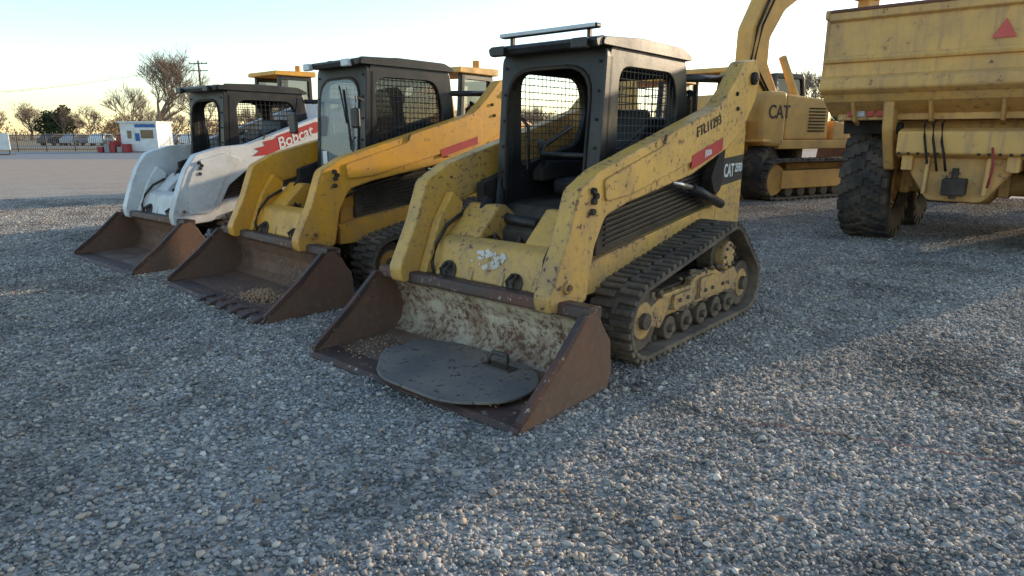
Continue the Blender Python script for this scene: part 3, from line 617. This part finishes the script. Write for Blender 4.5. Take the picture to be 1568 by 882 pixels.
def patch(seed,n=5400):
    rg=np.random.RandomState(seed)
    r=np.clip(rg.lognormal(math.log(.0060),.46,n),.0026,.019)
    p=np.zeros((n,3)); p[:,0]=rg.rand(n)-.5; p[:,1]=rg.rand(n)-.5; p[:,2]=r*rg.uniform(.0,.7,n)
    q=rg.randn(n,4); q/=np.linalg.norm(q,axis=1)[:,None]; w,x,y,z=q.T
    R=np.stack([1-2*(y*y+z*z),2*(x*y-z*w),2*(x*z+y*w),2*(x*y+z*w),1-2*(x*x+z*z),2*(y*z-x*w),2*(x*z-y*w),2*(y*z+x*w),1-2*(x*x+y*y)],-1).reshape(n,3,3)
    s=rg.uniform(.5,1.35,(n,1,3)); v=ico[None]*rg.uniform(.68,1.22,(n,12,1))*s
    v=np.einsum('nij,nkj->nki',R,v); v[:,:,2]*=.8
    v=v*r[:,None,None]+p[:,None,:]
    f=(icof[None]+(np.arange(n)*12)[:,None,None]).reshape(-1,3)
    me=bpy.data.meshes.new('gravel_patch'); V=v.reshape(-1,3)
    me.vertices.add(len(V)); me.vertices.foreach_set('co',V.ravel())
    me.loops.add(f.size); me.loops.foreach_set('vertex_index',f.ravel().astype(np.int32))
    me.polygons.add(len(f)); me.polygons.foreach_set('loop_start',(np.arange(len(f))*3).astype(np.int32)); me.polygons.foreach_set('loop_total',np.full(len(f),3,dtype=np.int32))
    me.update(calc_edges=True); me.validate(); me.materials.append(SM); return me
pats=[patch(i) for i in range(5)]
G=empty('gravel')
for iy in range(0,15):
    for ix in range(-16,17):
        if abs(ix)-1.2>.82*(iy+1): continue
        o=bpy.data.objects.new('stones',random.choice(pats)); COL.objects.link(o); o.parent=G
        o.location=(ix+random.uniform(-.04,.04),iy+.5,0.0); o.rotation_euler=(0,0,random.randrange(4)*math.pi/2); o.scale=(1.06,1.06,1)
V=[];F=[]
for k in range(60):
    y=1.6+6*random.random()**1.5; x=random.uniform(-.8,.8)*y; s=random.uniform(.010,.022); c=Vector((x,y,.018)); a=random.random()*6.28; i=len(V)
    d=Vector((math.cos(a),math.sin(a),random.uniform(-.3,.3)))*s; e=Vector((-math.sin(a),math.cos(a),random.uniform(-.3,.3)))*s*.5
    V+=[c-d,c-e,c+d,c+e]; F.append((i,i+1,i+2,i+3))
obj(None,'leaf_litter',V,F,LEAF)
V=[];F=[]; pts=[]
for k in range(40):
    t=k/39; pts.append(Vector((1.16+1.9*t,3.11-.72*t+.02*math.sin(t*9)+random.uniform(-.004,.004),.014+.006*math.sin(k*2.1))))
tubegeo(V,F,pts,.002,5); obj(None,'marking_string',V,F,STR)
m,nt,b=newmat('pavement_asphalt'); pos=N(nt,'ShaderNodeNewGeometry').outputs['Position']
nt.links.new(mixc(nt,noise(nt,pos,.5,6),(.16,.165,.17),(.26,.26,.26)),b.inputs['Base Color']); b.inputs['Roughness'].default_value=.8; PAV=m
m,nt,b=newmat('dry_grass_field'); pos=N(nt,'ShaderNodeNewGeometry').outputs['Position']
nt.links.new(mixc(nt,noise(nt,pos,.25,8),(.16,.125,.07),(.30,.22,.13)),b.inputs['Base Color']); b.inputs['Roughness'].default_value=.95; GRS=m
obj(None,'pavement',[(-140,39,.004),(-4,39,.004),(-4,56,.004),(-140,56,.004)],[(0,1,2,3)],PAV)
obj(None,'grass_field',[(-600,57,.004),(600,57,.004),(600,890,.004),(-600,890,.004)],[(0,1,2,3)],GRS)
obj(None,'road',[(-600,75,.008),(600,75,.008),(600,84,.008),(-600,84,.008)],[(0,1,2,3)],PAV)
# ------------------------------------------------------------ fence
E=empty('metal_fence'); V=[];F=[]
x=-75
while x<-8:
    boxgeo(V,F,Vector((x,56,.75)),Vector((.012,0,0)),Vector((0,.012,0)),Vector((0,0,.75)))
    x+=.16
x=-75
while x<-8:
    boxgeo(V,F,Vector((x,56,.82)),Vector((.04,0,0)),Vector((0,.04,0)),Vector((0,0,.82))); x+=2.4
for z in (.2,1.35): boxgeo(V,F,Vector((-41.5,56.03,z)),Vector((33.5,0,0)),Vector((0,.02,0)),Vector((0,0,.025)))
obj(E,'fence_pickets',V,F,FEN)
S=empty('site_office_shed',(-29.6,54.5,0),0)
def b3(par,n,x,y,z,m,bev=.01):
    V=[];F=[];boxgeo(V,F,Vector(((x[0]+x[1])/2,(y[0]+y[1])/2,(z[0]+z[1])/2)),Vector(((x[1]-x[0])/2,0,0)),Vector((0,(y[1]-y[0])/2,0)),Vector((0,0,(z[1]-z[0])/2))); return obj(par,n,V,F,m,bev)
b3(S,'walls',(-1.5,1.4),(-1.2,1.2),(.1,2.3),WTX); b3(S,'roof',(-1.6,1.5),(-1.35,1.3),(2.3,2.42),WTX); b3(S,'window',(.1,1.1),(-1.23,-1.2),(1.1,1.75),GLD); b3(S,'door',(-1.1,-.45),(-1.23,-1.2),(.15,1.9),WTX); b3(S,'door_window',(-.95,-.6),(-1.25,-1.23),(1.1,1.7),GLD); b3(S,'sign_band',(-.3,1.3),(-1.24,-1.2),(1.95,2.2),BLUE)
b3(S,'notice_board',(-.35,.0),(-1.24,-1.2),(.9,1.5),BLUE); b3(S,'skid_base',(-1.5,1.4),(-1.2,1.2),(.0,.1),CONC)
S=empty('yard_sign',(-36.2,47,0)); b3(S,'panel',(-.9,.9),(-.03,.03),(.35,1.5),WTX); b3(S,'post',(-.85,-.78),(-.03,.03),(0,.35),FEN); b3(S,'post',(.78,.85),(-.03,.03),(0,.35),FEN); b3(S,'foot',(-1.0,1.0),(-.3,.3),(0,.06),FEN)
S=empty('equipment_pallet',(-31.8,53,0))
for k in range(5): b3(S,'crate',(-.9+k*.5,-.5+k*.5),(-.4+.1*(k%2),.5),(.02,.45+.22*((k*7)%3)),REDP if k%2==0 else CONC)
def car(loc,rz,m):
    E=empty('parked_car',(loc[0],loc[1],0),rz)
    prism(E,'body',roundpoly([(-2.2,.3),(2.2,.3),(2.2,.8),(1.3,.95),(.7,1.42),(-1.1,1.45),(-1.8,1.0),(-2.2,.9)],.12),-.85,.85,m,.05)
    prism(E,'windows',[(1.15,.97),(.66,1.36),(-1.05,1.38),(-1.6,1.0)],-.86,.86,GLD,0)
    for u in (-1.35,1.35):
        for v in (-.78,.78): cyl(E,'tyre',(u,v,.33),(0,1,0),.33,.2,TYRE); cyl(E,'wheel_rim',(u,v*1.13,.33),(0,1,0),.18,.03,CHR)
cm=[mat('car_paint_dark',(.03,.035,.05),.3,low=0),mat('car_paint_silver',(.4,.41,.42),.3,low=0),WTX,REDP]
for k in range(7): car((-58+k*2.9,86+random.uniform(-1,1)),random.choice((1.4,1.7)),cm[(k*5)%4])
car((-64,68),.1,cm[0]); car((-22,80),.05,cm[1])
# ------------------------------------------------------------ trees
def bare_tree(name,seed,H,spread=1.0,levels=6,rmin=.014):
    rg=random.Random(seed); V=[];F=[]
    def br(p,d,l,r,lv):
        n=3 if lv<5 else 2; pts=[p];rad=[r]; q=p.copy(); dd=d.copy()
        for i in range(n):
            dd=(dd+Vector((rg.gauss(0,.10),rg.gauss(0,.10),rg.gauss(0,.06)+.09))).normalized(); q=q+dd*l/n; pts.append(q.copy()); rad.append(r*(1-.4*(i+1)/n))
        tubegeo(V,F,pts,rad,6 if lv<2 else 3,False)
        if lv>=levels: return
        k=rg.choice((3,3,4)) if lv<levels-1 else 3
        if lv==0: k=6
        for j in range(k):
            t=rg.uniform(.45,1.0); i=min(n-1,int(t*n)); base=pts[i].lerp(pts[i+1],t*n-i)
            ax=Vector((rg.gauss(0,1),rg.gauss(0,1),rg.gauss(0,.3))).normalized()
            nd=(dd+ax*.62*spread).normalized()
            br(base,nd,l*rg.uniform(.66,.86),max(rmin,r*.52),lv+1)
    br(Vector((0,0,0)),Vector((0,0,1)),H*.25,H*.020,0)
    zt=max(v[2] for v in V); f=H/zt
    me=bpy.data.meshes.new(name); me.from_pydata([tuple(v*f) for v in V],[],F); me.materials.append(BARK); return me
tm=[bare_tree('bare_tree',3,13.5,1.15,6,.016),bare_tree('bare_tree',8,11,1.1,5,.018),bare_tree('bare_tree',21,9,1.2,5,.022)]
def put(name,me,x,y,s,rz): 
    o=bpy.data.objects.new(name,me); COL.objects.link(o); o.location=(x,y,0); o.scale=(s,s,s); o.rotation_euler=(0,0,rz); return o
put('bare_tree',tm[0],-46.5,88,1.0,.4)
put('bare_tree',tm[1],-54,97,.85,2)
put('bare_tree',tm[1],-41,90,.85,3)
put('bare_tree',tm[0],42,92,.85,1)
put('bare_tree',tm[1],36,85,.95,1.7)
W=empty('distant_treeline')
for k in range(130):
    y=random.uniform(140,230); x=random.uniform(-1.0,1.1)*y
    o=put('treeline_tree',random.choice(tm[1:]),x,y,random.uniform(.6,1.0),random.random()*6); o.parent=W
def leafmass(name,parent,items,m,size):
    V=[];F=[]
    for (cx,cy,cz,rx,ry,rz,n) in items:
        for _ in range(n):
            d=np.random.randn(3); d/=np.linalg.norm(d); t=np.random.rand()**.4
            c=Vector((cx+d[0]*rx*t,cy+d[1]*ry*t,max(.05,cz+d[2]*rz*t))); s=len(V)
            a=Vector(np.random.randn(3)).normalized()*size; b_=Vector(np.random.randn(3)).normalized()*size
            V+= [c-a,c+b_,c+a*.7-b_*.4]; F.append((s,s+1,s+2))
    me=bpy.data.meshes.new(name); me.from_pydata([tuple(v) for v in V],[],F); me.materials.append(m)
    o=bpy.data.objects.new(name,me); COL.objects.link(o); o.parent=parent; return o
items=[]
for k in range(190):
    y=random.uniform(130,200); x=random.uniform(-1.05,1.15)*y; h=random.uniform(1.5,4.6)
    items.append((x,y,h*.6,random.uniform(3,8),3,h,150))
leafmass('dry_brush',None,items,BRUSH,.35)
def evg(x,y,h):
    items=[]
    for q in range(7): items.append((x+random.uniform(-1.5,1.5),y,h*(.25+.1*q),2.8-.25*q,2.5-.2*q,1.2,220))
    leafmass('evergreen_tree',None,items,EVG,.35)
for (x,y,h) in ((-104,155,8),(-108,157,6.5),(62,110,8),(68,112,9),(56,112,7)): evg(x,y,h)
def pole(x,y,h):
    E=empty('utility_pole',(x,y,0)); V=[];F=[]; tubegeo(V,F,[Vector((0,0,0)),Vector((0,0,h))],[.16,.11],8); obj(E,'post',V,F,WOOD)
    for z in (h-.4,h-1.3): b3(E,'crossarm',(-1.2,1.2),(-.06,.06),(z-.06,z+.06),WOOD,0)
    for xx in (-1.1,-.5,.5,1.1): b3(E,'insulator',(xx-.04,xx+.04),(-.04,.04),(h-.33,h-.15),CONC,0)
pole(-42.0,92,11); pole(-105,110,8); pole(-150,108,8)
V=[];F=[]
for (a,b_) in (((-105,110,7.8),(-150,108,7.8)),((-42,92,10.8),(-105,110,7.8))):
    for dx in (-1.1,0.5,1.1):
        pts=[Vector(a).lerp(Vector(b_),t/12)+Vector((dx,0,-1.6*4*(t/12)*(1-t/12))) for t in range(13)]
        tubegeo(V,F,pts,.014,4,False)
obj(None,'overhead_power_line',V,F,FEN)
# ------------------------------------------------------------ light
az=math.radians(56); el=math.radians(12.5)
sd=Vector((math.sin(az)*math.cos(el),math.cos(az)*math.cos(el),math.sin(el)))
sl_=bpy.data.lights.new('sun','SUN'); sl_.energy=5.0; sl_.angle=math.radians(.5); sl_.color=(1,.79,.54)
so_=bpy.data.objects.new('sun',sl_); COL.objects.link(so_); so_.rotation_euler=sd.to_track_quat('Z','Y').to_euler()
w=bpy.data.worlds.new('World'); scene.world=w; w.use_nodes=True; nt=w.node_tree
sky=nt.nodes.new('ShaderNodeTexSky'); sky.sky_type='NISHITA'; sky.sun_disc=False; sky.sun_elevation=el; sky.sun_rotation=az
sky.air_density=1.0; sky.dust_density=.5; sky.ozone_density=1.3
bg=nt.nodes['Background']; bg.inputs[1].default_value=.34; nt.links.new(sky.outputs[0],bg.inputs[0])
# ------------------------------------------------------------ camera
cam=bpy.data.cameras.new('camera'); co=bpy.data.objects.new('camera',cam); COL.objects.link(co); scene.camera=co
cam.sensor_width=36; cam.lens=22.96; cam.clip_end=3000; cam.clip_start=.05
co.location=(0,0,1.45); co.rotation_euler=(math.radians(90-13.28),0,0)
scene.view_settings.view_transform='Standard'; scene.view_settings.look='None'; scene.view_settings.exposure=0
